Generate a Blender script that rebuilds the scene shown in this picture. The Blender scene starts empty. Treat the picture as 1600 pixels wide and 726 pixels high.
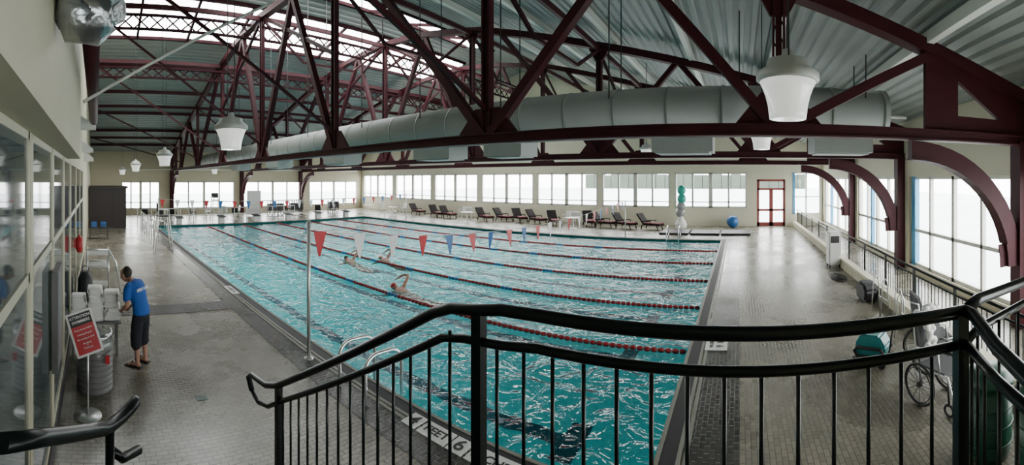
import bpy, bmesh, math, random
from mathutils import Vector, Matrix
R=random.Random(7)
H=3.2; F=640.0; VX=150.0; HY=280.0
PX0,PX1,PY0,PY1=4.1,21.5,0.97,28.0
WX0,WX1,WY0,WY1=-0.5,28.0,-5.8,37.0
COL=bpy.context.scene.collection
def az(px): return (px-VX)/F
def fl(px,py,z=0.0):
    d=F*(H-z)/(py-HY); a=az(px); return (d*math.sin(a),d*math.cos(a))
# ------------------------------------------------------------ materials
def nn(nt,t,**k):
    n=nt.nodes.new(t)
    for a,b in k.items(): setattr(n,a,b)
    return n
def mat(name,col,rough=.5,metal=0.,var=.12,scale=6.,bump=0.,emit=0.,bscale=None,spec=None,alpha=1.):
    m=bpy.data.materials.new(name); m.use_nodes=True; nt=m.node_tree; b=nt.nodes['Principled BSDF']
    tc=nn(nt,'ShaderNodeTexCoord'); no=nn(nt,'ShaderNodeTexNoise'); no.inputs['Scale'].default_value=scale; no.inputs['Detail'].default_value=4
    nt.links.new(tc.outputs['Object'],no.inputs['Vector'])
    mx=nn(nt,'ShaderNodeMix',data_type='RGBA')
    mx.inputs[6].default_value=[max(0,c*(1-var)) for c in col]+[1]; mx.inputs[7].default_value=[min(1,c*(1+var)) for c in col]+[1]
    nt.links.new(no.outputs['Fac'],mx.inputs[0]); nt.links.new(mx.outputs[2],b.inputs['Base Color'])
    b.inputs['Roughness'].default_value=rough; b.inputs['Metallic'].default_value=metal
    if spec is not None: b.inputs['Specular IOR Level'].default_value=spec
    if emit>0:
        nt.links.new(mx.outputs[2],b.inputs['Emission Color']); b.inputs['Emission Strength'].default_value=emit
    if bump>0:
        n2=nn(nt,'ShaderNodeTexNoise'); n2.inputs['Scale'].default_value=bscale or scale*4
        nt.links.new(tc.outputs['Object'],n2.inputs['Vector'])
        bp=nn(nt,'ShaderNodeBump'); bp.inputs['Strength'].default_value=bump; bp.inputs['Distance'].default_value=.02
        nt.links.new(n2.outputs['Fac'],bp.inputs['Height']); nt.links.new(bp.outputs['Normal'],b.inputs['Normal'])
    return m
def tile_mat(name,c1,c2,mortar,rw,rh,rough=.3,wet=.5):
    m=bpy.data.materials.new(name); m.use_nodes=True; nt=m.node_tree; b=nt.nodes['Principled BSDF']
    tc=nn(nt,'ShaderNodeTexCoord'); br=nn(nt,'ShaderNodeTexBrick')
    br.inputs['Color1'].default_value=(*c1,1); br.inputs['Color2'].default_value=(*c2,1); br.inputs['Mortar'].default_value=(*mortar,1)
    br.inputs['Scale'].default_value=1; br.inputs['Brick Width'].default_value=rw; br.inputs['Row Height'].default_value=rh
    br.inputs['Mortar Size'].default_value=.006; br.inputs['Mortar Smooth'].default_value=.4
    nt.links.new(tc.outputs['Object'],br.inputs['Vector'])
    no=nn(nt,'ShaderNodeTexNoise'); no.inputs['Scale'].default_value=.6; no.inputs['Detail'].default_value=6; no.inputs['Roughness'].default_value=.6
    nt.links.new(tc.outputs['Object'],no.inputs['Vector'])
    rp=nn(nt,'ShaderNodeValToRGB'); rp.color_ramp.elements[0].position=.38; rp.color_ramp.elements[0].color=(.55,.55,.55,1)
    rp.color_ramp.elements[1].position=.60; rp.color_ramp.elements[1].color=(1,1,1,1)
    nt.links.new(no.outputs['Fac'],rp.inputs[0])
    mx=nn(nt,'ShaderNodeMix',data_type='RGBA',blend_type='MULTIPLY'); mx.inputs[0].default_value=wet
    nt.links.new(br.outputs['Color'],mx.inputs[6]); nt.links.new(rp.outputs[0],mx.inputs[7]); nt.links.new(mx.outputs[2],b.inputs['Base Color'])
    mr=nn(nt,'ShaderNodeMapRange'); mr.inputs[1].default_value=.36; mr.inputs[2].default_value=.62; mr.inputs[3].default_value=rough*.6; mr.inputs[4].default_value=rough
    nt.links.new(no.outputs['Fac'],mr.inputs[0]); nt.links.new(mr.outputs[0],b.inputs['Roughness'])
    bp=nn(nt,'ShaderNodeBump'); bp.inputs['Strength'].default_value=.25; bp.inputs['Distance'].default_value=.01; bp.invert=True
    nt.links.new(br.outputs['Fac'],bp.inputs['Height']); nt.links.new(bp.outputs['Normal'],b.inputs['Normal'])
    return m
def glass_mat(name,tint=(.95,.98,1),fac=.08,col=(1,1,1),rough=.03):
    m=bpy.data.materials.new(name); m.use_nodes=True; nt=m.node_tree; nt.nodes.clear()
    o=nn(nt,'ShaderNodeOutputMaterial'); t=nn(nt,'ShaderNodeBsdfTransparent'); t.inputs[0].default_value=(*tint,1)
    g=nn(nt,'ShaderNodeBsdfGlossy'); g.inputs['Roughness'].default_value=rough; g.inputs[0].default_value=(*col,1); mx=nn(nt,'ShaderNodeMixShader'); mx.inputs[0].default_value=fac
    nt.links.new(t.outputs[0],mx.inputs[1]); nt.links.new(g.outputs[0],mx.inputs[2]); nt.links.new(mx.outputs[0],o.inputs[0]); return m
def water_mat():
    m=bpy.data.materials.new('pool_water'); m.use_nodes=True; nt=m.node_tree; nt.nodes.clear()
    o=nn(nt,'ShaderNodeOutputMaterial'); t=nn(nt,'ShaderNodeBsdfTransparent'); t.inputs[0].default_value=(.62,.92,.94,1)
    g=nn(nt,'ShaderNodeBsdfGlossy'); g.inputs['Roughness'].default_value=.015; g.inputs[0].default_value=(.97,1,1,1)
    tc=nn(nt,'ShaderNodeTexCoord'); mp=nn(nt,'ShaderNodeMapping'); mp.inputs['Scale'].default_value=(1.0,.8,1)
    nt.links.new(tc.outputs['Object'],mp.inputs[0])
    n1=nn(nt,'ShaderNodeTexNoise'); n1.inputs['Scale'].default_value=2.1; n1.inputs['Detail'].default_value=3; n1.inputs['Distortion'].default_value=.9
    n2=nn(nt,'ShaderNodeTexNoise'); n2.inputs['Scale'].default_value=7; n2.inputs['Detail'].default_value=2
    nt.links.new(mp.outputs[0],n1.inputs['Vector']); nt.links.new(mp.outputs[0],n2.inputs['Vector'])
    ad=nn(nt,'ShaderNodeMath',operation='MULTIPLY_ADD'); ad.inputs[1].default_value=.22
    nt.links.new(n2.outputs['Fac'],ad.inputs[0]); nt.links.new(n1.outputs['Fac'],ad.inputs[2])
    bp=nn(nt,'ShaderNodeBump'); bp.inputs['Strength'].default_value=1; bp.inputs['Distance'].default_value=.17
    nt.links.new(ad.outputs[0],bp.inputs['Height']); nt.links.new(bp.outputs[0],g.inputs['Normal'])
    fr=nn(nt,'ShaderNodeFresnel'); fr.inputs['IOR'].default_value=1.31; nt.links.new(bp.outputs[0],fr.inputs['Normal'])
    ml=nn(nt,'ShaderNodeMath',operation='MULTIPLY'); ml.inputs[1].default_value=.78; nt.links.new(fr.outputs[0],ml.inputs[0])
    mx=nn(nt,'ShaderNodeMixShader'); nt.links.new(ml.outputs[0],mx.inputs[0]); nt.links.new(t.outputs[0],mx.inputs[1]); nt.links.new(g.outputs[0],mx.inputs[2])
    nt.links.new(mx.outputs[0],o.inputs[0]); return m
M={}
M['cream']=mat('cream_paint',(.52,.48,.34),.6,var=.05,scale=2)
M['cream2']=mat('cream_paint_pale',(.60,.57,.43),.6,var=.04,scale=2)
M['maroon']=mat('maroon_steel',(.045,.006,.010),.55,var=.3,scale=3,spec=.25)
M['maroon2']=mat('dark_maroon_rafter',(.02,.004,.006),.7,var=.3,scale=3,spec=.1)
M['corr']=mat('corrugated_grey_steel',(.29,.315,.30),.5,metal=.05,var=.12,scale=1)
M['white_steel']=mat('white_painted_steel',(.74,.74,.68),.45,var=.05)
M['duct']=mat('grey_duct_paint',(.31,.33,.31),.5,var=.08,scale=2,bump=.1)
M['black']=mat('black_green_enamel',(.004,.007,.006),.28,var=.2,spec=.3)
M['rubber']=mat('black_rubber',(.012,.012,.013),.6)
M['dark']=mat('dark_plastic',(.02,.02,.022),.5)
M['white']=mat('white_plastic',(.72,.72,.70),.4,var=.05)
M['frame']=mat('white_window_frame',(.52,.52,.47),.5,var=.04)
M['nframe']=mat('cream_window_frame',(.52,.50,.38),.5,var=.04)
M['blueframe']=mat('blue_frame_paint',(.07,.28,.48),.5)
M['glass']=glass_mat('window_glass')
M['dimglass']=mat('dim_reflecting_glass',(.085,.11,.11),.05,var=.5,scale=.8)
M['red']=mat('red_plastic',(.46,.018,.025),.4)
M['ropered']=mat('dark_red_float',(.28,.007,.013),.5)
M['blue']=mat('blue_plastic',(.018,.11,.32),.4)
M['teal']=mat('teal_plastic',(.02,.24,.25),.35)
M['green']=mat('dark_green_plastic',(.008,.06,.036),.35)
M['chrome']=mat('chrome_steel',(.85,.87,.88),.22,metal=.8,var=.03)
M['steel']=mat('brushed_steel',(.6,.61,.6),.35,metal=.7)
M['coping']=mat('grey_coping_tile',(.20,.20,.17),.5)
M['tile']=tile_mat('small_deck_tiles',(.285,.262,.20),(.20,.185,.143),(.085,.08,.065),.14,.07,.33,.6)
M['darktile']=tile_mat('dark_border_tiles',(.075,.068,.06),(.045,.042,.038),(.025,.025,.025),.14,.07,.28,.3)
M['pooltile']=mat('glowing_turquoise_pool_plaster',(.010,.42,.43),.5,var=.14,scale=.5,emit=.17)  # emission puts the pool's glow into the plaster; it is no lamp
M['lane']=mat('dark_blue_lane_tile',(.004,.07,.11),.4)
M['water']=water_mat()
M['skin']=mat('skin',(.36,.19,.13),.5,var=.06)
M['hair']=mat('dark_hair',(.02,.014,.01),.6,bump=.4)
M['shirt']=mat('blue_tshirt_cloth',(.010,.085,.36),.8,bump=.2,bscale=60)
M['shorts']=mat('black_shorts_cloth',(.007,.008,.014),.85)
M['towel']=mat('white_terry_cloth',(.88,.87,.84),.95,var=.02,bump=.5,bscale=120)
M['bag']=glass_mat('clear_plastic_bag',(.82,.84,.84),.3,rough=.2)
M['lampglass']=mat('prismatic_lamp_glass',(.86,.87,.82),.15,var=.12,scale=30,emit=.7)
M['grey']=mat('grey_plastic',(.14,.14,.14),.5)
M['grey_l']=mat('pale_grey_enamel',(.45,.46,.43),.4,var=.04)
M['brownblock']=mat('dark_brown_wall_panel',(.03,.022,.02),.5)
M['foil']=mat('crumpled_foil',(.36,.37,.37),.3,metal=.9,bump=1.,bscale=12)
M['balloon']=mat('teal_balloon_rubber',(.04,.40,.32),.25)
M['silver']=mat('silver_balloon_rubber',(.28,.30,.30),.25)
M['cushion']=mat('dark_red_cushion',(.13,.008,.012),.8)
M['wicker']=mat('dark_brown_wicker',(.010,.007,.007),.75,bump=.5,bscale=60,spec=.2)
M['snow']=mat('pale_outdoor_ground',(.60,.64,.66),.9,var=.1,scale=.2)
M['shore']=mat('hazy_tree_line',(.05,.065,.05),.9,var=.4,scale=.1)
M['text']=mat('black_sign_ink',(.02,.02,.02),.6)
M['wtext']=mat('white_sign_ink',(.8,.8,.8),.6)
M['grey_cloth']=mat('grey_cloth',(.08,.08,.085),.9)
M['redframe']=mat('red_door_frame',(.24,.05,.045),.5)
# ------------------------------------------------------------ mesh builder
class MB:
    def __init__(s): s.bm=bmesh.new(); s.mi=0
    def _f(s,vs,smooth=False):
        try:
            f=s.bm.faces.new(vs); f.material_index=s.mi; f.smooth=smooth; return f
        except ValueError: return None
    def box(s,lo,hi):
        v=[s.bm.verts.new((x,y,z)) for x in (lo[0],hi[0]) for y in (lo[1],hi[1]) for z in (lo[2],hi[2])]
        for q in ((0,1,3,2),(4,6,7,5),(0,4,5,1),(2,3,7,6),(0,2,6,4),(1,5,7,3)): s._f([v[i] for i in q])
        return s
    def beam(s,p0,p1,w,d=None,up=(0,0,1)):
        d=d or w; p0=Vector(p0);p1=Vector(p1); t=(p1-p0).normalized(); u=Vector(up)
        if abs(t.dot(u))>.98: u=Vector((1,0,0))
        a=t.cross(u).normalized(); b=a.cross(t).normalized()
        vs=[]
        for p in (p0,p1):
            for i,j in ((-1,-1),(1,-1),(1,1),(-1,1)): vs.append(s.bm.verts.new(p+a*(i*w/2)+b*(j*d/2)))
        s._f(vs[0:4][::-1]); s._f(vs[4:8])
        for i in range(4): s._f([vs[i],vs[(i+1)%4],vs[4+(i+1)%4],vs[4+i]])
        return s
    def tube(s,path,r,seg=8,cap=True,hint=None,ry=None):
        P=[Vector(p) for p in path]; n=len(P)
        rr=r if isinstance(r,(list,tuple)) else [r]*n
        r2=ry if isinstance(ry,(list,tuple)) else ([ry]*n if ry else rr)
        T=[]
        for i in range(n):
            t=(P[min(i+1,n-1)]-P[max(i-1,0)]); T.append(t.normalized() if t.length>1e-9 else Vector((0,0,1)))
        h=Vector(hint) if hint else (Vector((0,0,1)) if abs(T[0].z)<.9 else Vector((0,1,0)))
        rings=[]; a=None
        for i in range(n):
            if hint or a is None: a=(h-T[i]*h.dot(T[i])).normalized()
            else: a=(a-T[i]*a.dot(T[i])).normalized()
            b=T[i].cross(a)
            rings.append([s.bm.verts.new(P[i]+a*math.cos(k*2*math.pi/seg)*rr[i]+b*math.sin(k*2*math.pi/seg)*r2[i]) for k in range(seg)])
        for i in range(n-1):
            for k in range(seg): s._f([rings[i][k],rings[i][(k+1)%seg],rings[i+1][(k+1)%seg],rings[i+1][k]],True)
        if cap: s._f(rings[0][::-1]); s._f(rings[-1])
        return s
    def lathe(s,prof,c=(0,0,0),seg=20,cap=True,mod=0):
        rings=[[s.bm.verts.new((c[0]+r*(1-mod*(k%2))*math.cos(k*2*math.pi/seg),c[1]+r*(1-mod*(k%2))*math.sin(k*2*math.pi/seg),c[2]+z)) for k in range(seg)] for r,z in prof]
        for i in range(len(prof)-1):
            for k in range(seg): s._f([rings[i][k],rings[i][(k+1)%seg],rings[i+1][(k+1)%seg],rings[i+1][k]],mod<.03)
        if cap: s._f(rings[0][::-1]); s._f(rings[-1])
        return s
    def prism(s,pts,axis,lo,hi):
        def mk(p,c):
            q=list(p); q.insert(axis,c); return s.bm.verts.new(q)
        A=[mk(p,lo) for p in pts]; B=[mk(p,hi) for p in pts]; n=len(pts)
        s._f(A); s._f(B[::-1])
        for i in range(n): s._f([A[i],B[i],B[(i+1)%n],A[(i+1)%n]])
        return s
    def ball(s,c,r,seg=14,sc=(1,1,1)):
        k=max(4,seg//2); pr=[(max(1e-4,math.sin(i*math.pi/k)),-math.cos(i*math.pi/k)) for i in range(k+1)]
        rings=[[s.bm.verts.new((c[0]+r*sc[0]*p*math.cos(j*2*math.pi/seg),c[1]+r*sc[1]*p*math.sin(j*2*math.pi/seg),c[2]+r*sc[2]*z)) for j in range(seg)] for p,z in pr]
        for i in range(k):
            for j in range(seg): s._f([rings[i][j],rings[i][(j+1)%seg],rings[i+1][(j+1)%seg],rings[i+1][j]],True)
        return s
    def ring(s,c,R0,r,axis='y',seg=28,ts=6):
        pts=[]
        for k in range(seg+1):
            t=k*2*math.pi/seg; u,v=R0*math.cos(t),R0*math.sin(t)
            pts.append((c[0]+u,c[1],c[2]+v) if axis=='y' else ((c[0],c[1]+u,c[2]+v) if axis=='x' else (c[0]+u,c[1]+v,c[2])))
        return s.tube(pts,r,ts,cap=False)
    def mesh(s,name,mats):
        bmesh.ops.recalc_face_normals(s.bm,faces=s.bm.faces)
        me=bpy.data.meshes.new(name); s.bm.to_mesh(me); s.bm.free()
        for m in (mats if isinstance(mats,(list,tuple)) else [mats]): me.materials.append(M[m])
        return me
def top(name,label,cat,loc=(0,0,0),rot=0,mesh=None,group=None):
    o=bpy.data.objects.new(name,mesh); o.location=loc; o.rotation_euler=(0,0,rot)
    o['label']=label; o['category']=cat
    if group: o['group']=group
    COL.objects.link(o); return o
def part(par,name,mb,mats,label=None,loc=None):
    me=mb.mesh(name,mats) if isinstance(mb,MB) else mb
    o=bpy.data.objects.new(name,me); o.parent=par
    if loc: o.location=loc
    if label: o['label']=label
    COL.objects.link(o); return o
def struct(name,mb,mats):
    o=bpy.data.objects.new(name,mb.mesh(name,mats)); o['kind']='structure'; COL.objects.link(o); return o
def clone(o,loc,rot=None,group=None,label=None):
    c=o.copy(); COL.objects.link(c); c.location=loc
    if rot is not None: c.rotation_euler=(0,0,rot)
    if label: c['label']=label
    def rec(a,b):
        for ch in a.children:
            k=ch.copy(); COL.objects.link(k); k.parent=b; rec(ch,k)
    rec(o,c); return c
def text_mesh(s,size,mat_,extr=.002,align='CENTER'):
    cu=bpy.data.curves.new('lettering','FONT'); cu.body=s; cu.size=size; cu.extrude=extr; cu.align_x=align; cu.align_y='CENTER'; cu.offset=size*.012
    ob=bpy.data.objects.new('tmp',cu); COL.objects.link(ob); bpy.context.view_layer.update()
    me=bpy.data.meshes.new_from_object(ob.evaluated_get(bpy.context.evaluated_depsgraph_get()))
    bpy.data.objects.remove(ob); me.materials.clear(); me.materials.append(M[mat_]); return me
def remesh(mb,vox,mat_,smooth=2):
    me=mb.mesh('tmp',mat_); ob=bpy.data.objects.new('tmp',me); COL.objects.link(ob)
    m=ob.modifiers.new('r','REMESH'); m.mode='VOXEL'; m.voxel_size=vox; m.use_smooth_shade=True
    s=ob.modifiers.new('s','SMOOTH'); s.iterations=smooth; s.factor=.5
    bpy.context.view_layer.update()
    me2=bpy.data.meshes.new_from_object(ob.evaluated_get(bpy.context.evaluated_depsgraph_get()))
    bpy.data.objects.remove(ob); me2.materials.clear(); me2.materials.append(M[mat_])
    for p in me2.polygons: p.use_smooth=True
    return me2
# ------------------------------------------------------------ room
def roofh(y): return H+8.5-.29*abs(y-16.4)
mb=MB()
for lo,hi in (((WX0,WY0),(PX0,WY1)),((PX1,WY0),(WX1,WY1)),((PX0,WY0),(PX1,PY0)),((PX0,PY1),(PX1,WY1))):
    mb.box((lo[0],lo[1],-.3),(hi[0],hi[1],0))
struct('floor',mb,'tile')
def wall(name,axis,c0,c1,span,zs,ops,m):
    A=sorted({span[0],span[1],*[o[0] for o in ops],*[o[1] for o in ops]}); Z=sorted({zs[0],zs[1],*[o[2] for o in ops],*[o[3] for o in ops]})
    mb=MB()
    for i in range(len(A)-1):
        for j in range(len(Z)-1):
            ca=(A[i]+A[i+1])/2; cz=(Z[j]+Z[j+1])/2
            if any(o[0]<ca<o[1] and o[2]<cz<o[3] for o in ops): continue
            if axis=='x': mb.box((c0,A[i],Z[j]),(c1,A[i+1],Z[j+1]))
            else: mb.box((A[i],c0,Z[j]),(A[i+1],c1,Z[j+1]))
    bmesh.ops.remove_doubles(mb.bm,verts=mb.bm.verts,dist=1e-4)
    struct(name,mb,m)
wn=[0]
def window(axis,c,a0,a1,z0,z1,vs,hs,fw=.07,mats=('frame','glass'),dep=.12,blue=()):
    wn[0]+=1; mb=MB()
    def bx(u0,u1,w0,w1,d=dep):
        if axis=='x': mb.box((c-d/2,u0,w0),(c+d/2,u1,w1))
        else: mb.box((u0,c-d/2,w0),(u1,c+d/2,w1))
    bx(a0,a1,z0,z0+fw); bx(a0,a1,z1-fw,z1); bx(a0,a0+fw,z0,z1); bx(a1-fw,a1,z0,z1)
    for v,w in vs: bx(v-w/2,v+w/2,z0,z1)
    for h,w in hs: bx(a0,a1,h-w/2,h+w/2)
    mb.mi=2
    for v,w in blue: bx(v-w/2,v+w/2,z0,z1,dep*1.4)
    mb.mi=1
    if axis=='x': mb._f([mb.bm.verts.new(p) for p in ((c,a0,z0),(c,a1,z0),(c,a1,z1),(c,a0,z1))])
    else: mb._f([mb.bm.verts.new(p) for p in ((a0,c,z0),(a1,c,z0),(a1,c,z1),(a0,c,z1))])
    return struct('window_%d'%wn[0],mb,[mats[0],mats[1],'blueframe'])
def portal(loc,rot,sx,sy):
    l=bpy.data.lights.new('portal','AREA'); l.shape='RECTANGLE'; l.size=sx; l.size_y=sy; l.cycles.is_portal=True
    o=bpy.data.objects.new('portal',l); o.location=loc; o.rotation_euler=rot; COL.objects.link(o)
hp=math.pi/2
fb=[(-.5,4.45),(4.8,9.75),(10.1,15.05),(15.4,20.4),(20.8,25.8),(26.2,31.2),(31.6,36.6)]
Z0,Z1=1.25,3.66
ops=[(a,b,Z0,Z1) for a,b in fb]+[(-3.15,-1.2,0,3.2),(-5.6,-3.6,.8,3.66)]
wall('wall_far','x',WX1,WX1+.3,(WY0-.3,WY1+.3),(-.3,12),ops,'cream2')
for a,b in fb:
    q=(b-a)/4
    window('x',WX1+.06,a,b,Z0,Z1,[(a+q,.12),(a+2*q,.26),(a+3*q,.12)],[(Z0+.4,.06)],fw=.1)
window('x',WX1+.06,-5.6,-3.6,.8,3.66,[(-4.6,.1)],[(2.0,.06)],blue=[(-3.75,.15)])
portal((WX1+.4,15.5,2.4),(0,hp,0),2.6,42)
eb=[(2.3,5.8),(7.0,13.0),(13.9,20.2),(21.2,27.4)]
wall('wall_left','y',WY1,WY1+.3,(WX0-.3,WX1+.3),(-.3,5.9),[(a,b,.5,3.0) for a,b in eb],'cream')
for a,b in eb:
    q=(b-a)/4
    window('y',WY1+.06,a,b,.5,3.0,[(a+q,.12),(a+2*q,.22),(a+3*q,.12)],[(1.1,.07)],fw=.1)
portal((14,WY1+.4,1.8),(-hp,0,0),27,2.6)
rb=[(.6,6.5),(7.3,13.2),(14.2,19.6),(20.6,27.6)]
wall('wall_right','y',WY0-.3,WY0,(WX0-.3,WX1+.3),(-.3,5.9),[(a,b,.25,3.3) for a,b in rb],'cream2')
for i,(a,b) in enumerate(rb):
    q=(b-a)/4
    window('y',WY0-.14,a,b,.25,3.3,[(a+q,.1),(a+2*q,.14),(a+3*q,.1)],[(1.46,.1)],fw=.1,blue=[(b-.25,.3)] if i==1 else ([(a+.4,.25),(b-q,.2)] if i==3 else ([(a+q*2.5,.2)] if i==2 else ())))
portal((14,WY0-.5,1.8),(hp,0,0),27.5,3.2)
nb=[(-.2,1.4),(1.52,3.1),(3.22,4.75),(4.87,6.4),(6.52,8.1),(8.25,10.4),(10.55,13),(13.15,16)]
wall('wall_near','x',WX0-.3,WX0,(WY0-.3,WY1+.3),(-.3,12),[(a,b,.25,3.56) for a,b in nb],'cream')
for a,b in nb:
    window('x',WX0-.02,a,b,.25,3.56,[],[(2.45,.08)],fw=.06,mats=('nframe','dimglass'),dep=.03)
mb=MB(); mb.box((WX0,-4,3.56),(-.27,7.2,5.9)); struct('trim_1',mb,'cream')
def roof_strip(mb,y0,y1,xa=WX0-.3,xb=WX1+.3):
    n=max(1,int(abs(y1-y0)/.3)); st=(y1-y0)/n
    pts=[]
    for i in range(n):
        y=y0+i*st
        for f,d in ((0,0),(.35,0),(.5,.06),(.85,.06)):
            yy=y+f*st; pts.append((yy,roofh(yy)+d))
    pts.append((y1,roofh(y1)))
    prev=None
    for y,z in pts:
        cur=(mb.bm.verts.new((xa,y,z)),mb.bm.verts.new((xb,y,z)))
        if prev: mb._f([prev[0],prev[1],cur[1],cur[0]])
        prev=cur
SK=((14.0,16.2,5.0,20.5),(17.8,20.8,WX0,22.5))
mb=MB()
for a,b in ((WY0-.3,14.0),(16.2,17.8),(20.8,WY1+.3)): roof_strip(mb,a,b)
roof_strip(mb,14.0,16.2,WX0-.3,5.0); roof_strip(mb,14.0,16.2,20.5,WX1+.3); roof_strip(mb,17.8,20.8,22.5,WX1+.3)
struct('ceiling',mb,'corr')
for (a,b,xa,xb) in SK:
    wn[0]+=1; mb=MB(); mb.mi=1
    mb._f([mb.bm.verts.new(p) for p in ((xa,a,roofh(a)),(xb,a,roofh(a)),(xb,b,roofh(b)),(xa,b,roofh(b)))])
    mb.mi=0
    x=xa
    while x<xb+.1:
        mb.beam((x,a,roofh(a)),(x,b,roofh(b)),.11,.14); x+=2.6
    mb.beam((xa,a,roofh(a)),(xb,a,roofh(a)),.15); mb.beam((xa,b,roofh(b)),(xb,b,roofh(b)),.15)
    struct('window_%d'%wn[0],mb,['maroon2','glass'])
    portal(((xa+xb)/2,(a+b)/2,roofh((a+b)/2)+.5),(0,0,0),xb-xa,2.8)
mb=MB(); mb.box((3.3,PY0-.35,0),(3.72,PY1+.5,.006)); struct('trim_2',mb,'darktile')
mb=MB(); mb.box((3.3,.0,0),(PX1+.4,.62,.006)); struct('trim_3',mb,'darktile')
mb=MB(); mb.box((-.2,9.6,0),(3.3,10.3,.006)); struct('trim_4',mb,'darktile')
mb=MB(); mb.box((WX0,-4,0),(WX0+.02,16,.25)); struct('baseboard_near',mb,'dark')
mb=MB(); mb.box((-60,-60,-1.2),(190,120,-1.0)); struct('ground',mb,'snow')
mb=MB()
for k in range(24): y0=-30+k*4.2; mb.box((180,y0,-1),(184,y0+4.4,3.2+2.6+R.uniform(-.8,.8)))
struct('far_shore',mb,'shore')  # distant shore trees outside the windows, not part of the room
mb=MB(); y0,y1=-3.15,-1.2
for a,b,c,d in ((y0,y0+.16,0,3.2),(y1-.16,y1,0,3.2),(y0,y1,3.05,3.2),(y0,y1,2.46,2.6),((y0+y1)/2-.13,(y0+y1)/2+.13,0,2.5),(y0,y1,0,.26),(y0,y1,1.03,1.17)): mb.box((WX1+.05,a,c),(WX1+.17,b,d))
mb.mi=1; mb._f([mb.bm.verts.new(p) for p in ((WX1+.1,y0,0),(WX1+.1,y1,0),(WX1+.1,y1,3.2),(WX1+.1,y0,3.2))])
struct('door_1',mb,['redframe','glass'])
# ------------------------------------------------------------ pool
pool=top('swimming_pool','large rectangular turquoise indoor lap pool with rippling water','swimming pool',(PX0,PY0,0))
W=PX1-PX0; L=PY1-PY0; D=-.95
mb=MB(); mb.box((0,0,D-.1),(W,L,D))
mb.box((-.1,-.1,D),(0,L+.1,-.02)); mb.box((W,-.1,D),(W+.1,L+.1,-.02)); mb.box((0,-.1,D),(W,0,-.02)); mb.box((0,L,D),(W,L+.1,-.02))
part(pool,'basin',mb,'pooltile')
mb=MB()
mb._f([mb.bm.verts.new(p) for p in ((0,0,-.1),(W,0,-.1),(W,L,-.1),(0,L,-.1))]); part(pool,'water',mb,'water')
mb=MB()
for a in (.38,.30,.06):
    b=a-.05
    mb.box((-a,-a,0),(-b,L+a,.012)); mb.box((W+b,-a,0),(W+a,L+a,.012)); mb.box((-b,-a,0),(W+b,-b,.012)); mb.box((-b,L+b,0),(W+b,L+a,.012))
part(pool,'coping',mb,'coping',"grey coping strips")
mb=MB()
a,b=.27,.07
mb.box((-a,-a,0),(-b,L+a,.008)); mb.box((W+b,-a,0),(W+a,L+a,.008)); mb.box((-b,-a,0),(W+b,-b,.008)); mb.box((-b,L+b,0),(W+b,L+a,.008))
part(pool,'gutter',mb,'rubber',"dark overflow gutter grating")
ropes=[7.75,10.45,13.2,15.95,18.7]
ed=[PX0]+ropes+[PX1]
for i in range(6):
    c=(ed[i]+ed[i+1])/2-PX0
    mb=MB()
    def ribbon(x0,x1,y0,y1,z,st=.12,am=.025):
        prev=None; y=y0
        while y<=y1+1e-6:
            w1=am*math.sin(y*6.1+i)+am*.7*math.sin(y*13.3+2*i); w2=am*math.sin(y*5.3+i+1)+am*.7*math.sin(y*12.1+i)
            cur=(mb.bm.verts.new((x0+w1,y,z)),mb.bm.verts.new((x1+w2,y,z)))
            if prev: mb._f([prev[0],prev[1],cur[1],cur[0]])
            prev=cur; y+=st
    ribbon(c-.16,c+.16,1.6,L-1.6,D+.01); ribbon(c-.5,c+.5,1.42,1.8,D+.014,.06,.012); ribbon(c-.5,c+.5,L-1.8,L-1.42,D+.014,.06,.012)
    part(pool,'lane_marking',mb,'lane',"dark blue lane line on the pool floor")
for ri,x in enumerate(ropes):
    mb=MB(); y=0.05; k=0
    while y<L-.1:
        mb.mi=0 if (k//3)%5 not in (3,) else 1
        if y>L-4.5 or y<4: mb.mi=0
        mb.tube([(0,y,0),(0,y+.03,0),(0,y+.09,0),(0,y+.12,0)],[.03,.048,.048,.03],7); y+=.14; k+=1
    mb.mi=2; mb.tube([(0,0,0),(0,L,0)],.008,4)
    top('lane_rope','red and blue floating lane rope stretched along the pool','lane rope',(x,PY0,-.09),0,mb.mesh('lane_rope',['ropered','blue','chrome']),'pool lane ropes')
def depth(loc,rot,plates,h,lab):
    t=top('depth_marker',lab,'depth marker',loc,rot)
    for x,w,strs in plates:
        mb=MB(); mb.box((x-w/2,-h/2,0),(x+w/2,h/2,.012)); part(t,'plate',mb,'white')
        for s_,dx,y,sz in strs: part(t,'lettering',text_mesh(s_,sz,'text'),None,loc=(x+dx,y,.015))
    return t
depth((3.80,3.0,0.005),-hp,[(-.86,.24,[("4",0,0,.28)]),(-.47,.46,[("FEET",0,0,.18)]),(-.09,.24,[("6",0,0,.28)]),(.39,.64,[("INCHES",0,0,.17)]),(1.0,.48,[("DEEP",0,0,.18)])],.28,'white tile pool edge depth marker reading 4 FEET 6 INCHES DEEP')
depth((3.84,11.2,0.005),-hp,[(0,.85,[("4 FEET 6",0,0,.16)])],.22,'white tile depth marker set in the deck beside the pool')
depth((7.9,.44,0.008),math.pi,[(0,.55,[("4  6",0,.06,.2),("FEET IN",0,-.1,.1)])],.42,'white square depth marker reading 4 6 on the pool end')
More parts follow.
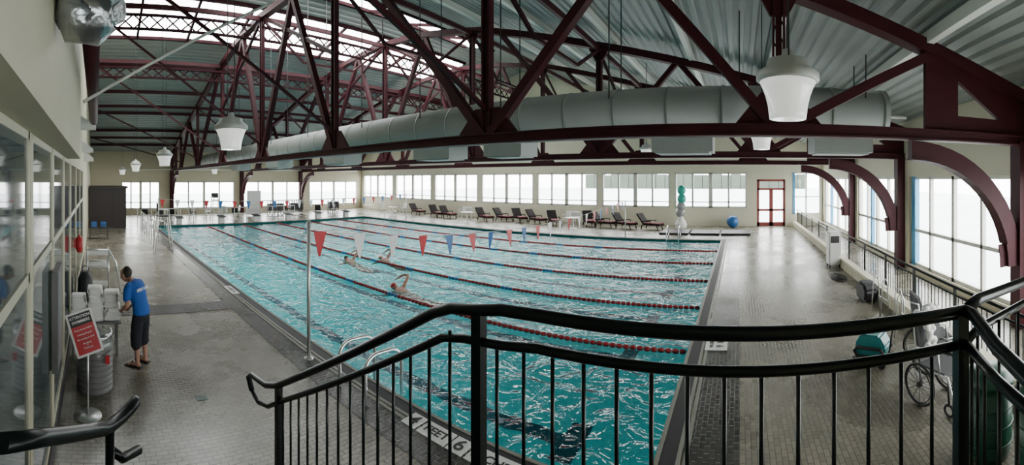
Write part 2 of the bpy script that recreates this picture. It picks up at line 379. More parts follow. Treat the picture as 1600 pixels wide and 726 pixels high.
# ------------------------------------------------------------ trusses
KS=.945
TY=[y*KS for y in (-.7,5.16,11.07,17.0,22.9,28.8,34.7)]
def tc_h(y):
    P=[(-5.8,1.75),(-.7,3.25),(5,4.75),(10,6.15),(13.5,6.75),(16.4,6.95),(19.3,6.75),(22.8,6.15),(28,4.75),(33.5,3.25),(37,2.0)]
    for i in range(len(P)-1):
        if P[i][0]<=y<=P[i+1][0]:
            t=(y-P[i][0])/(P[i+1][0]-P[i][0]); return P[i][1]*(1-t)+P[i+1][1]*t
    return 2
B=H+.81
def truss(x,lab):
    t=top('roof_truss',lab,'roof truss',(x,0,0),group='maroon roof trusses')
    mb=MB(); mb.beam((0,WY0,B+.1),(0,WY1,B+.1),.36,.03); mb.beam((0,WY0,B-.07),(0,WY1,B-.07),.36,.03); mb.beam((0,WY0,B),(0,WY1,B),.22,.18)
    part(t,'bottom_chord',mb,'maroon')
    mb=MB(); ys=[WY0,-3,-.7,2.2,5,7.5,10,13.5,16.4,19.3,22.8,25.5,28,30.8,33.5,WY1]
    for a,b in zip(ys[:-1],ys[1:]):
        mb.beam((0,a,H+tc_h(a)),(0,b,H+tc_h(b)),.3,.24)
    part(t,'top_chord',mb,'maroon')
    for y in TY:
        mb=MB()
        for s_ in (-.09,.09): mb.beam((0,y+s_,B),(0,y+s_,H+tc_h(y)),.16,.03,(0,1,0))
        z=B
        while z<H+tc_h(y)-.3: mb.beam((0,y-.08,z),(0,y+.08,z+.3),.04,.02); z+=.3
        mb.beam((0,y,B),(0,y,H+tc_h(y)),.07,.1,(0,1,0))
        part(t,'vertical_post',mb,'maroon')
        mb=MB(); mb.prism([(y-.75,B+.1),(y+.75,B+.1),(y+.3,B+.65),(y-.3,B+.65)],0,-.04,.04); part(t,'gusset_plate',mb,'maroon')
        mb=MB(); zt=H+tc_h(y); mb.prism([(y-.4,zt-.05),(y+.4,zt-.05),(y+.15,zt-.5),(y-.15,zt-.5)],0,-.04,.04); part(t,'gusset_plate',mb,'maroon')
    dg=[(-.7,-3.8),(-.7,2.2),(5.16,2.2),(5.16,9.6),(11.07,14),(17,14),(17,19.4),(22.9,19.4),(28.8,23.4),(28.8,31.5),(34.7,31.5)]
    for b,a in dg:
        b*=KS; a*=KS
        mb=MB(); mb.beam((0,b,B),(0,a,H+tc_h(a)),.2,.17); part(t,'diagonal_brace',mb,'maroon')
    for b,a in ((11.07,17),(22.9,17)):
        b*=KS; a*=KS
        mb=MB(); h0=H+tc_h(b)*.55+.4; mb.beam((0,b,h0),(0,a,H+tc_h(a)),.12,.12); part(t,'diagonal_brace',mb,'maroon')
    for side,yw,sg in (('r',WY0,1),('l',WY1,-1)):
        mb=MB()
        def Y(d): return yw+sg*d
        zt=H+tc_h(Y(2.5))
        o=[(Y(0),B),(Y(2.45),B),(Y(2.45),zt),(Y(0),H+tc_h(Y(0)))]; hl=[(Y(.75),B+.42),(Y(1.75),B+.42),(Y(1.75),B+1.1)]
        for q in ([o[0],o[1],hl[1],hl[0]],[o[1],o[2],hl[2],hl[1]],[o[2],o[3],hl[0],hl[2]],[o[3],o[0],hl[0]]): mb.prism(q,0,-.05,.05)
        part(t,'end_gusset',mb,'maroon')
        mb=MB(); r0=2.55; cy=2.75; cz=B-.1-r0; prev=None
        for k in range(15):
            a=hp*k/14
            pi_=(Y(cy-r0*math.sin(a)),cz+r0*math.cos(a))
            po=(Y(cy-(r0-.34)*math.sin(a)),cz+(r0-.34)*math.cos(a))
            if prev: mb.prism([prev[0],pi_,po,prev[1]],0,-.09,.09); mb.beam((0,prev[1][0],prev[1][1]),(0,po[0],po[1]),.3,.03)
            prev=(pi_,po)
        part(t,'arched_bracket',mb,'maroon')
        mb=MB(); mb.box((-.17,min(Y(.02),Y(.3)),0),(.17,max(Y(.02),Y(.3)),B)); part(t,'column',mb,'maroon')
    return t
T1=truss(6.9,'maroon riveted steel roof truss spanning the pool hall'); clone(T1,(13.7,0,0)); clone(T1,(20.1,0,0))
def lattice(y,zb,zt,n):
    g=top('lattice_girder','maroon laced steel girder below the skylight','girder',(WX0+.05,y,0),group='lattice girders')
    Lx=WX1-WX0-.1; mb=MB(); mb.beam((0,0,zb),(Lx,0,zb),.16,.08); mb.beam((0,0,zt),(Lx,0,zt),.16,.08); part(g,'flange',mb,'maroon2')
    mb=MB(); s_=Lx/n
    for i in range(n):
        mb.beam((i*s_,0,zb),((i+1)*s_,0,zt),.03,.06); mb.beam((i*s_,0,zt),((i+1)*s_,0,zb),.03,.06)
    part(g,'lacing',mb,'maroon2')
lattice(17.2,H+6.35,H+6.95,42); lattice(21.2,H+5.3,H+5.8,42)
for y in (23,26,29,32,35):
    mb=MB(); mb.beam((0,0,0),(WX1-WX0-.1,0,0),.12,.2); top('purlin','maroon steel purlin under the corrugated roof','purlin',(WX0+.05,y,roofh(y)-.14),0,mb.mesh('purlin','maroon'),'roof purlins')
for y in (-3.4,-.9,1.6,4.3,7,9.8,12.2):
    mb=MB(); mb.beam((0,0,0),(WX1-WX0-.1,0,0),.15,.22); top('purlin','pale painted steel purlin under the corrugated roof','purlin',(WX0+.05,y,roofh(y)-.14),0,mb.mesh('purlin','white_steel'),'roof purlins')
for x0,x1 in ((6.9,13.7),(13.7,20.1),(20.1,27.9)):
    for j,y in enumerate(TY[1:6]):
        zt=H+tc_h(y)-.1; mb=MB(); mb.beam((0,0,zt),(x1-x0,0,zt),.12,.18)
        kd=1.6 if j else 1.1
        mb.beam((0,0,zt),((x1-x0)*.3,0,zt-kd),.09); mb.beam((x1-x0,0,zt),((x1-x0)*.7,0,zt-kd),.09); mb.beam(((x1-x0)*.3,0,zt-kd),((x1-x0)*.7,0,zt-kd),.09)
        top('sway_brace','maroon steel knee bracing frame between two trusses','steel bracing',(x0,y,0),0,mb.mesh('sway_brace','maroon'),'sway braces')
for y in TY[1:]:
    zt=H+tc_h(y)-.1; mb=MB(); mb.beam((0.06,0,zt),(7.4,0,zt),.12,.18); mb.beam((0.06,0,zt),(7.4,0,B+.6),.08)
    top('sway_brace','maroon steel strut reaching from the wall to a truss','steel bracing',(WX0,y,0),0,mb.mesh('sway_brace','maroon'),'sway braces')
for i,(p,q,r) in enumerate((((-.22,7.25,4.57),(4.1,9,7.45),.03),((2,36.5,4.1),(27,36.5,4.1),.05),((21.5,-5,4.35),(21.5,36,4.35),.05),((11.6,-5,H+1.9),(11.6,36,H+1.9),.05))):
    mb=MB(); mb.tube([p,q],r,8); top('ceiling_pipe','thin cream painted pipe strung below the roof','pipe',(0,0,0),0,mb.mesh('ceiling_pipe','white_steel'))
x=9.6; dz=H+1.58; r=.6
d=top('ventilation_duct','large round grey spiral air duct hung below the roof','air duct',(x,0,0))
mb=MB(); mb.tube([(0,-3.5,dz),(0,36,dz)],r,28); part(d,'duct_tube',mb,'duct')
y=-3.4
while y<36:
    mb=MB(); mb.tube([(0,y,dz),(0,y+.05,dz)],r+.015,28); part(d,'seam_band',mb,'duct'); y+=1.25
for y,w in ((-2.4,1.4),(1.3,1.4),(6.0,1.2),(8.6,1.5),(14,1.5),(20,1.5),(26,1.5)):
    mb=MB(); mb.box((-.45,y-w/2,dz-.95),(.45,y+w/2,dz-.4)); mb.box((-.38,y-w/2+.08,dz-.99),(.38,y+w/2-.08,dz-.95)); part(d,'air_outlet',mb,'duct')
for y in (-2.9,0,3,6,9,12,16,20,25,30):
    for sx in (-.5,.5): mb=MB(); mb.beam((sx,y,dz+.3),(sx,y,roofh(y)),.025); part(d,'hanger',mb,'dark')
def lampobj(loc,top_z,lab):
    t=top('pendant_lamp',lab,'ceiling lamp',loc,group='bell pendant lamps')
    mb=MB(); mb.lathe([(.13,0),(.165,.0),(.172,.05),(.18,.12),(.20,.2),(.225,.27),(.255,.33)],seg=80,mod=.028); part(t,'lamp_shade',mb,'lampglass')
    mb=MB(); mb.lathe([(.26,.33),(.285,.345),(.285,.40),(.25,.43),(.20,.46),(.19,.52),(.06,.56),(.05,.62)],seg=32); part(t,'housing',mb,'grey_l')
    for sx in (-.06,.06): mb=MB(); mb.beam((sx,0,.55),(sx,0,top_z-loc[2]),.012); part(t,'suspension_rod',mb,'dark')
    return t
LL='white prismatic bell pendant lamp hanging from the roof'
for px,dist,zb in ((1231,3.68,H+.54),(361,6.9,H+.5),(257,13.8,H+.45),(212,21,H+.4),(191,30,H+.35),(1190,8.5,H+.62),(335,30,H+.4),(1010,17,H+.9)):
    a=az(px); xx,yy=dist*math.sin(a),dist*math.cos(a); lampobj((xx,yy,zb),roofh(yy),LL)
mb=MB(); mb.tube([(-.06,4.3,H+1.66),(-.06,11.5,H+1.63)],.11,16); top('overhead_pipe','dark maroon round pipe running below the roof','pipe',(0,0,0),0,mb.mesh('overhead_pipe','maroon'))
mb=MB()
P_=[(-.25+.05*k,2.72+.02*math.sin(k*2.1),H+1.16+.05*math.sin(k*1.3)-.012*k*(8-k)*.4) for k in range(9)]
limbr=[.10,.17,.14,.18,.15,.17,.13,.15,.09]
mb.tube(P_,limbr,18)
mb.tube([(-.15,2.75,H+1.2),(-.15,2.8,H+2.2)],.12,12)
for v in mb.bm.verts: v.co+=Vector((R.uniform(-.012,.012),R.uniform(-.012,.012),R.uniform(-.012,.012)))
top('flexible_duct','crumpled silver foil flexible duct beside the wall','air duct',(0,0,0),0,mb.mesh('flexible_duct','foil'))
for i,(yy,zz,w) in enumerate(((12,H+1.45,.5),(14.5,H+.95,.4),(17,H+.75,.4))):
    mb=MB(); mb.prism([(0,0),(w,.0),(w,.12),(0,.42)],1,-.15,.15); top('wall_speaker','white wedge shaped loudspeaker mounted on the wall','speaker',(WX0,yy,zz),0,mb.mesh('wall_speaker','white'),'wall speakers')
# ------------------------------------------------------------ landing railing
RX=1.3; tz=H-.49; sz=H-.61
rl=top('stair_railing','black painted steel stair and landing railing with balusters','railing',(RX,0,0))
S=.62
def yz(y,z0): return z0-S*max(0,y-1.12)
mb=MB(); pts=[(0,-.80,tz)]
for k in range(1,7): pts.append((0,-.80+k*.25,tz))
pts+=[(0,.85,tz-.005),(0,.98,tz-.03),(0,1.10,tz-.045),(0,1.2,tz-.085)]
for y in (1.6,2.0,2.4,2.75): pts.append((0,y,yz(y,tz-.03)))
pts+=[(0,2.95,H-1.62),(0,3.25,H-1.67),(0,3.33,H-1.72),(0,3.25,H-1.80)]
mb.tube(pts,.024,12); part(rl,'handrail',mb,'black')
mb=MB(); pts=[(0,-.80+k*.25,sz) for k in range(7)]+[(0,.85,sz-.02),(0,1.03,sz-.035),(0,1.15,sz-.06)]
for y in (1.6,2.0,2.4,2.7): pts.append((0,y,yz(y,sz-.035)))
pts+=[(0,2.9,H-1.76),(0,3.1,H-1.83),(0,3.25,H-1.80)]
mb.tube(pts,.018,10); part(rl,'lower_rail',mb,'black')
zb=H-1.27
mb=MB(); mb.tube([(0,-.8,zb),(0,1.1,zb),(0,1.25,zb-.02)]+[(0,y,yz(y,zb)) for y in (1.8,2.7)],.019,8); part(rl,'bottom_rail',mb,'black')
y=-.66
while y<2.65:
    if abs(y-.96)>.05:
        mb=MB(); mb.tube([(0,y,yz(y,sz-.02)),(0,y,yz(y,zb))],.008,6); part(rl,'baluster',mb,'black')
    y+=.118
for y,zt,z0 in ((.96,tz-.02,H-1.6),(-.78,tz,H-1.6),(2.72,yz(2.72,tz-.03),0)):
    mb=MB(); mb.beam((0,y,z0),(0,y,zt),.045,.045); part(rl,'post',mb,'black')
r2=top('return_railing','black steel landing railing with handrail turning a corner','railing',(RX,-.8,0))
mb=MB(); mb.tube([(0,0,tz),(-.06,.0,tz),(-.3,.07,tz-.02),(-.7,.16,tz-.03),(-1.2,.2,tz-.03)],.024,10); part(r2,'handrail',mb,'black')
mb=MB(); mb.tube([(0,0,tz),(.1,-.12,tz),(.3,-.6,tz-.02),(.4,-1.4,tz-.05)],.024,10); part(r2,'handrail',mb,'black')
mb=MB(); mb.tube([(0,0,sz),(-.3,.07,sz),(-1.2,.2,sz)],.018,8); part(r2,'lower_rail',mb,'black')
mb=MB(); mb.tube([(0,0,sz),(.1,-.12,sz),(.3,-.6,sz),(.4,-1.4,sz)],.018,8); part(r2,'lower_rail',mb,'black')
for k in range(8):
    t=k/8; p=(-.06-.9*t,.01+.17*t)
    mb=MB(); mb.tube([(p[0],p[1],sz),(p[0],p[1],zb)],.008,6); part(r2,'baluster',mb,'black')
for k in range(9):
    t=k/9; p=(.1+.3*t,-.12-1.2*t)
    mb=MB(); mb.tube([(p[0],p[1],sz),(p[0],p[1],zb)],.008,6); part(r2,'baluster',mb,'black')
mb=MB(); mb.beam((.35,-1.0,0),(.35,-1.0,tz),.05); part(r2,'post',mb,'black')
st=top('stair','concrete stair flight and landing descending to the deck','stair',(0,0,0))
mb=MB(); LZ=H-1.6
mb.box((-.48,-3.5,LZ-.2),(RX+.06,1.1,LZ)); part(st,'landing',mb,'grey')
for k in range(8):
    z=LZ-.19*(k+1)
    if z<.02: break
    mb=MB(); mb.box((-.3,1.1+k*.29,max(0,z-.2)),(RX+.06,1.1+(k+1)*.29,z)); part(st,'step',mb,'grey')
for x0 in (-.3,1.0): mb=MB(); mb.box((x0,-3.4,0),(x0+.2,1,LZ-.2)); part(st,'support',mb,'grey')
hr=top('handrail','short black steel stair handrail with curled end','handrail',(0,0,0))
mb=MB(); mb.tube([(-.46,1.95,H-1.29),(-.30,2.3,H-1.46),(-.05,2.75,H-1.69),(.08,2.95,H-1.79),(.18,3.08,H-1.80),(.26,3.18,H-1.79),(.31,3.24,H-1.765),(.32,3.27,H-1.76)],[.048]*7+[.035],14); part(hr,'rail',mb,'black')
mb=MB(); mb.tube([(.10,2.96,H-1.82),(.10,2.96,0)],.035,10); mb.tube([(.10,2.96,H-1.95),(.2,3.08,H-2.10),(.34,3.2,H-2.12)],.035,8); part(hr,'post',mb,'black')
# ------------------------------------------------------------ side railing + heater
hx0,hx1=3.0,27.8
mb=MB(); mb.box((hx0,-3.85,0),(hx1,-3.66,.30)); mb.box((hx0,-3.87,.30),(hx1,-3.64,.34))
x=hx0+.1
while x<hx1: mb.box((x,-3.66,.05),(x+.18,-3.645,.24)); x+=.25
top('baseboard_heater','long low cream baseboard heater along the deck edge','heater',(0,0,0),0,mb.mesh('baseboard_heater','cream2'))
sr=top('side_railing','black steel guard railing with balusters beside the windows','railing',(0,-3.95,0))
mb=MB(); mb.tube([(hx0,0,1.13),(hx1,0,1.13)],.028,8); part(sr,'handrail',mb,'black')
for z in (.98,.2): mb=MB(); mb.tube([(hx0,0,z),(hx1,0,z)],.02,8); part(sr,'lower_rail',mb,'black')
x=hx0
while x<hx1:
    mb=MB(); mb.beam((x,0,0),(x,0,1.13),.05); part(sr,'post',mb,'black'); x+=1.9
x=hx0; bal=MB(); nb_=0
while x<hx1:
    if nb_<95: mb=MB(); mb.beam((x,0,.2),(x,0,.98),.016); part(sr,'baluster',mb,'black')
    else: bal.beam((x,0,.2),(x,0,.98),.016)
    nb_+=1; x+=.16
o=part(sr,'baluster',bal,'black'); o['kind']='stuff'
# ------------------------------------------------------------ backstroke flags
def flagline(y,x0,x1,zf,n,size):
    t=top('flag_line','string of red white and blue triangular pennants over the pool','flag line',(0,y,0),group='backstroke flag lines')
    mb=MB(); mb.tube([(x0+(x1-x0)*k/40,0,zf(k/40)) for k in range(41)],.006,4); part(t,'cord',mb,'white')
    cols=['red','white','white','red','blue','red','blue','red','blue','red','white','white']
    for i in range(n):
        u=(i+.28)/n; x=x0+(x1-x0)*u; z=zf(u)-.01; c=cols[i%12]; tw=R.uniform(-.08,.08)
        mb=MB(); w=size*.62
        A=[(x-w/2,0,z),(x+w/2,tw*.3,z),(x+.02,tw,z-size),(x-.02,tw,z-size)]
        B_=[(p[0],p[1]+.006,p[2]) for p in A]
        va=[mb.bm.verts.new(p) for p in A]; vb=[mb.bm.verts.new(p) for p in B_]
        mb._f(va); mb._f(vb[::-1])
        for k in range(4): mb._f([va[k],vb[k],vb[(k+1)%4],va[(k+1)%4]])
        part(t,'pennant',mb,c)
flagline(6.35,3.63,22.2,lambda u:2.30-1.9*u*(1-u)*(1.25-.55*u)+(-.3*u),21,.46)
flagline(23.5,3.6,22.2,lambda u:2.05-.9*u*(1-u),21,.46)
def pole(x,y,h):
    t=top('flag_pole','slim stainless steel pole standing on the pool edge','pole',(x,y,0),group='flag poles')
    mb=MB(); mb.tube([(0,0,0),(0,0,h)],.032,12); part(t,'shaft',mb,'steel')
    mb=MB(); mb.lathe([(.09,0),(.09,.015),(.05,.03),(.04,.06)],seg=16); part(t,'base',mb,'steel')
pole(3.63,6.35,2.46); pole(22.2,6.35,2.0); pole(3.6,23.5,2.1); pole(22.2,23.5,2.1)
def ladder(y,x0,sg,gy=.65):
    t=top('pool_ladder','chrome pool ladder with two curved grab rails','pool ladder',(x0,y,0),group='pool ladders')
    for yy in (0,gy):
        pts=[(-sg*.55,yy,0),(-sg*.55,yy,.45)]
        for k in range(9):
            a=math.pi-hp*k/8; pts.append((-sg*.33+sg*.22*math.cos(a),yy,.45+.22*math.sin(a)))
        pts+=[(-sg*.1,yy,.66)]
        for k in range(1,7):
            a=hp-hp*k/6; pts.append((-sg*.1+sg*.25*math.cos(a),yy,.41+.25*math.sin(a)))
        pts+=[(sg*.15,yy,-.7)]
        mb=MB(); mb.tube(pts,.03,10); part(t,'grab_rail',mb,'chrome')
    for z in (-.15,-.45):
        mb=MB(); mb.box((sg*.1,0,z-.02),(sg*.22,gy,z+.02)); part(t,'rung',mb,'chrome')
    return t
ladder(4.6,4.1,1); ladder(24.5,4.1,1); ladder(24.5,21.5,-1); ladder(3.2,21.5,-1)
# ------------------------------------------------------------ people
def limb(mb,pts,seg=12,hint=(0,1,0)):
    P=[Vector(p[:3]) for p in pts]; a=[p[3] for p in pts]; b=[p[4] if len(p)>4 else p[3] for p in pts]
    d0=(P[0]-P[1]).normalized(); d1=(P[-1]-P[-2]).normalized()
    PP=[P[0]+d0*min(a[0],b[0])*.8]+P+[P[-1]+d1*min(a[-1],b[-1])*.8]
    mb.tube(PP,[a[0]*.45]+a+[a[-1]*.45],seg,True,hint,[b[0]*.45]+b+[b[-1]*.45])
def hand(mb,w,d,side,curl=.5):
    w=Vector(w); d=Vector(d).normalized(); s_=Vector(side).normalized(); n=d.cross(s_).normalized()
    limb(mb,[(*w,.024,.02),(*(w+d*.04),.036,.017),(*(w+d*.085),.038,.015)],10,tuple(s_))
    for i,(o,l) in enumerate(((-.028,.07),(-.009,.08),(.01,.075),(.028,.06))):
        b=w+d*.085+s_*o; m=b+d*l*.5+n*l*.15*curl; e=m+d*l*.35+n*l*.45*curl
        limb(mb,[(*b,.0095),(*m,.0088),(*e,.0075)],6,tuple(s_))
    b=w+d*.03-s_*.03; m=b+d*.03-s_*.025+n*.01; limb(mb,[(*b,.012),(*m,.0105),(*(m+d*.03),.009)],6,tuple(n))
person=top('person','person in blue t-shirt and long black shorts standing with head bowed','person',(0.77,7.05,0),math.radians(140))
mb=MB()
limb(mb,[(-.02,0,.86,.15,.11),(-.01,0,.95,.165,.12),(.02,0,1.08,.145,.105),(.07,0,1.25,.165,.12),(.14,0,1.36,.17,.11),(.18,0,1.41,.12,.08)],16)
limb(mb,[(.18,0,1.39,.06,.06),(.24,0,1.44,.055,.055),(.285,0,1.46,.055,.058)])
limb(mb,[(.305,0,1.43,.055,.065),(.335,0,1.475,.072,.088),(.325,0,1.54,.077,.098),(.29,0,1.59,.062,.08)],16,(0,1,0))
limb(mb,[(.405,0,1.455,.012),(.42,0,1.43,.014)])
for s_ in (-1,1):
    limb(mb,[(.31,s_*.078,1.53,.012,.02),(.31,s_*.084,1.50,.01,.015)])
    limb(mb,[(-.01,s_*.09,.88,.085),(.0,s_*.105,.7,.078),(.02,s_*.11,.5,.055),(0,s_*.115,.36,.055),(-.02,s_*.12,.12,.036),(-.02,s_*.12,.06,.038)])
    limb(mb,[(-.05,s_*.12,.045,.036,.035),(.04,s_*.125,.05,.04,.032),(.13,s_*.14,.032,.045,.02),(.18,s_*.145,.026,.035,.014)],10)
    limb(mb,[(.14,s_*.17,1.37,.06),(.13,s_*.215,1.29,.05),(.10,s_*.25,1.13,.042),(.11,s_*.25,1.06,.04),(.21,s_*.20,.98,.036),(.29,s_*.14,.93,.026)])
    hand(mb,(.295,s_*.135,.925),(.7,-s_*.35,-.5),(0.2,s_*.5,.6),.7)
part(person,'body',remesh(mb,.0075,'skin'),None)
mb=MB()
limb(mb,[(-.02,0,.90,.18,.14),(-.01,0,.98,.178,.135),(.02,0,1.08,.165,.128),(.07,0,1.25,.185,.14),(.14,0,1.36,.19,.125),(.185,0,1.41,.11,.08)],18)
for s_ in (-1,1): limb(mb,[(.14,s_*.15,1.375,.07),(.135,s_*.215,1.30,.07),(.12,s_*.245,1.16,.068)])
part(person,'tshirt',remesh(mb,.012,'shirt',4),None,'bright blue short-sleeved t-shirt')
mb=MB(); limb(mb,[(-.01,0,.82,.175,.13),(-.01,0,.93,.172,.13)],16)
for s_ in (-1,1): limb(mb,[(-.01,s_*.09,.85,.105),(.005,s_*.108,.68,.105),(.02,s_*.115,.5,.098),(.01,s_*.118,.36,.095)])
part(person,'shorts',remesh(mb,.012,'shorts',3),None,'knee-length black shorts')
mb=MB(); limb(mb,[(.26,0,1.49,.075,.055),(.28,0,1.55,.086,.09),(.287,0,1.59,.082,.09),(.29,0,1.615,.06,.07)],16)
part(person,'hair',remesh(mb,.01,'hair',1),None,'short dark hair')
for s_ in (-1,1):
    mb=MB(); mb.prism([(-.1,s_*.12-.045),(.1,s_*.13-.055),(.2,s_*.15-.045),(.22,s_*.15),(.2,s_*.15+.045),(.1,s_*.13+.055),(-.1,s_*.12+.045)],2,0,.022)
    mb.tube([(.09,s_*.13-.05,.02),(.08,s_*.13,.09),(.09,s_*.13+.05,.02)],.012,6); part(person,'sandal',mb,'rubber','black sandal')
    mb=MB(); mb.ball((.40,s_*.032,1.495),.01,8); part(person,'eye',mb,'dark')
tm=text_mesh('LIFEGUARD',.07,'wtext',.004); o=part(person,'lettering',tm,None,'white shirt lettering')
o.rotation_euler=(math.radians(90-22),0,-hp); o.location=(-.048,0,1.31)
def swimmer(px,py,head,cap,lab):
    x,y=fl(px,py,-.1); t=top('swimmer',lab,'person',(x,y,-.15),head)
    mb=MB()
    limb(mb,[(-.9,0,-.14,.12,.08),(-.55,0,-.08,.16,.10),(-.2,0,-.02,.165,.10),(0,0,.03,.185,.10),(.06,0,.02,.12,.08)],14)
    limb(mb,[(.05,0,.04,.06),(.15,0,.08,.055)]); limb(mb,[(.14,0,.08,.07,.08),(.24,0,.10,.08,.095),(.31,0,.09,.06,.07)])
    limb(mb,[(0,-.18,.07,.058),(.0,-.38,.34,.045),(.03,-.43,.40,.042),(.25,-.44,.37,.035),(.42,-.40,.25,.026)])
    hand(mb,(.43,-.40,.24),(.7,.1,-.5),(0,1,0),.5)
    limb(mb,[(0,.18,0,.06),(.28,.22,-.1,.045),(.5,.2,-.2,.03)]); hand(mb,(.5,.2,-.2),(1,0,-.2),(0,1,0),.3)
    for s_ in (-1,1): limb(mb,[(-.85,s_*.09,-.15,.08),(-1.25,s_*.1,-.15,.055),(-1.65,s_*.12,-.12,.035),(-1.8,s_*.12,-.1,.03)])
    part(t,'body',remesh(mb,.011,'skin'),None)
    mb=MB(); limb(mb,[(.2,0,.13,.084,.077),(.27,0,.135,.079,.077)]); part(t,'swim_cap',remesh(mb,.012,cap),None)
swimmer(624,452,hp+.1,'red','person with red swim cap swimming freestyle with one arm raised')
swimmer(600,405,hp,'white','person in pale swim cap swimming along a lane')
swimmer(546,407,hp,'hair','person with dark hair swimming along a lane')
# ------------------------------------------------------------ near-left objects
tb=top('towel_table','low grey table carrying folded white towels','table',(-.02,7.7,0))
mb=MB(); mb.box((-.47,-.3,.58),(.47,.3,.62)); part(tb,'tabletop',mb,'grey')
for sx in (-.4,.4):
    for sy in (-.25,.25):
        mb=MB(); mb.beam((sx,sy,0),(sx,sy,.58),.04); part(tb,'leg',mb,'grey')
mb=MB()
mb.tube([(-.11,-.2,.04),(-.11,.2,.04)],.038,10,True,(0,0,1),.03)
mb.tube([(0,-.2,.02),(0,.2,.02)],.02,12,True,(0,0,1),.14); mb.tube([(0,-.2,.058),(0,.2,.058)],.019,12,True,(0,0,1),.135)
tme=mb.mesh('folded_towel','towel')
for i in range(3):
    for k in range((5,7,6)[i]):
        top('folded_towel','folded white towel in a stack on the table','towel',(-.32+i*.31+R.uniform(-.015,.015),7.66+R.uniform(-.03,.03),.622+k*.083),R.choice((0,math.pi))+R.uniform(-.07,.07),tme,'folded white towels')
bn=top('laundry_bin','grey ribbed round bin lined with a clear plastic bag','bin',(-.02,6.3,0))
pr=[(.25,0)]
for k in range(8):
    z=k*.085; pr+=[(.235,z+.005),(.28,z+.02),(.28,z+.055),(.235,z+.078)]
pr+=[(.26,.70),(.24,.70),(.23,.05)]
mb=MB(); mb.lathe(pr,seg=28,cap=False); mb.lathe([(.23,0),(.23,.01)],seg=28); part(bn,'body',mb,'grey')
mb=MB(); prf=[(.285,.60),(.29,.68),(.285,.74),(.26,.80),(.29,.86),(.25,.88),(.22,.80),(.22,.6)]
mb.lathe(prf,seg=28,cap=False)
for v in mb.bm.verts: v.co.x+=R.uniform(-.015,.015); v.co.y+=R.uniform(-.015,.015); v.co.z+=R.uniform(-.02,.02)
part(bn,'liner_bag',mb,'bag')
mb=MB(); mb.box((.16,-.275,.48),(.22,-.24,.6)); part(bn,'sticker',mb,'red')
sg=top('sign_stand','red and grey notice board on a steel stand','sign',(-.11,5.55,0),.15)
mb=MB(); mb.lathe([(.19,0),(.19,.012),(.03,.03)],seg=28); part(sg,'base',mb,'steel')
mb=MB(); mb.tube([(0,0,.02),(0,0,.98)],.014,8); part(sg,'pole',mb,'steel')
def tiltpart(o): o.location=(0.03,-.03,.87); o.rotation_euler=(-.3,-.3,0); o.scale=(.87,.87,.87)
bd=MB(); bd.box((-.215,-.008,-.035),(.215,.012,.635)); o=part(sg,'border',bd,'white'); tiltpart(o)
bd=MB(); bd.box((-.18,-.012,.0),(.18,-.007,.42)); o=part(sg,'board',bd,'red'); tiltpart(o)
bd=MB(); bd.box((-.18,-.014,.42),(.18,-.009,.6)); o=part(sg,'header',bd,'dark'); tiltpart(o)
def stx(s_,sz_,z,m='wtext'):
    me=text_mesh(s_,sz_,m,.001); me.transform(Matrix.Translation((0,-.017,z))@Matrix.Rotation(hp,4,'X')); o=part(sg,'lettering',me,None); tiltpart(o)
stx('ATTENTION',.06,.55); stx('SWIMMERS',.06,.48)
for k,s_ in enumerate(('Please shower before','entering the pool','No running on deck','No diving','Thank you')): stx(s_,.034,.36-k*.07)
mb=MB(); mb.box((0,-.3,0),(.07,.3,1.15)); mb.box((.07,-.27,.03),(.075,.27,1.12))
top('wall_notice_case','slim dark framed notice case fixed between window panes','notice case',(WX0,4.9,H-2.2),0,mb.mesh('wall_notice_case','grey'))
mb=MB(); mb.tube([(0,0,0),(0,0,.08),(0,0,.32),(0,0,.36)],[.05,.08,.08,.03],12); mb.tube([(0,0,.36),(0,-.05,.40),(0,-.08,.38)],.015,6); mb.box((-.125,-.03,.1),(-.06,.03,.3))
top('fire_extinguisher','small red fire extinguisher hung on the wall','fire extinguisher',(-.38,9.3,1.55),0,mb.mesh('fire_extinguisher','red'))
mb=MB(); mb.tube([(0,0,0),(0,0,.1),(0,0,.7),(0,0,.9)],[.14,.2,.19,.12],14); mb.ring((0,0,.95),.08,.012,'y',12)
top('duffel_bag','tall black duffel bag against the wall','bag',(-.27,10.3,.0),0,mb.mesh('duffel_bag','dark'))
ct=top('rolling_cart','chrome wire cart with shelves and loaded towels','cart',(.05,11.6,0))
mb=MB()
for sx in (-.3,.3):
    for sy in (-.25,.25): mb.tube([(sx,sy,.06),(sx,sy,1.25)],.02,6)
mb.tube([(.3,-.25,1.25),(.5,-.25,.9),(.62,-.25,.1)],.025,8); mb.tube([(-.3,-.25,1.25),(.3,-.25,1.25)],.02,6)
part(ct,'frame',mb,'chrome')
for z in (.25,.75,1.1):
    mb=MB(); mb.box((-.3,-.25,z),(.3,.25,z+.025)); part(ct,'shelf',mb,'steel')
for sx in (-.3,.3):
    for sy in (-.25,.25):
        mb=MB(); mb.tube([(sx-.012,sy,.04),(sx+.012,sy,.04)],.04,12); part(ct,'wheel',mb,'rubber')
mb=MB(); mb.box((-.25,-.2,0),(.25,.2,.12)); bmesh.ops.bevel(mb.bm,geom=mb.bm.edges[:],offset=.03,segments=2,affect='EDGES'); top('towel_bundle','pile of white towels on the cart shelf','towels',(.05,11.6,.776),0,mb.mesh('towel_bundle','towel'))
mb=MB(); mb.box((-.45,27,0),(2.0,30,2.75)); mb.box((-.45,26.9,2.6),(2.1,27.0,2.75)); mb.box((.2,26.97,.2),(.22,27,2.5)); mb.box((1.1,26.97,.2),(1.12,27,2.5))
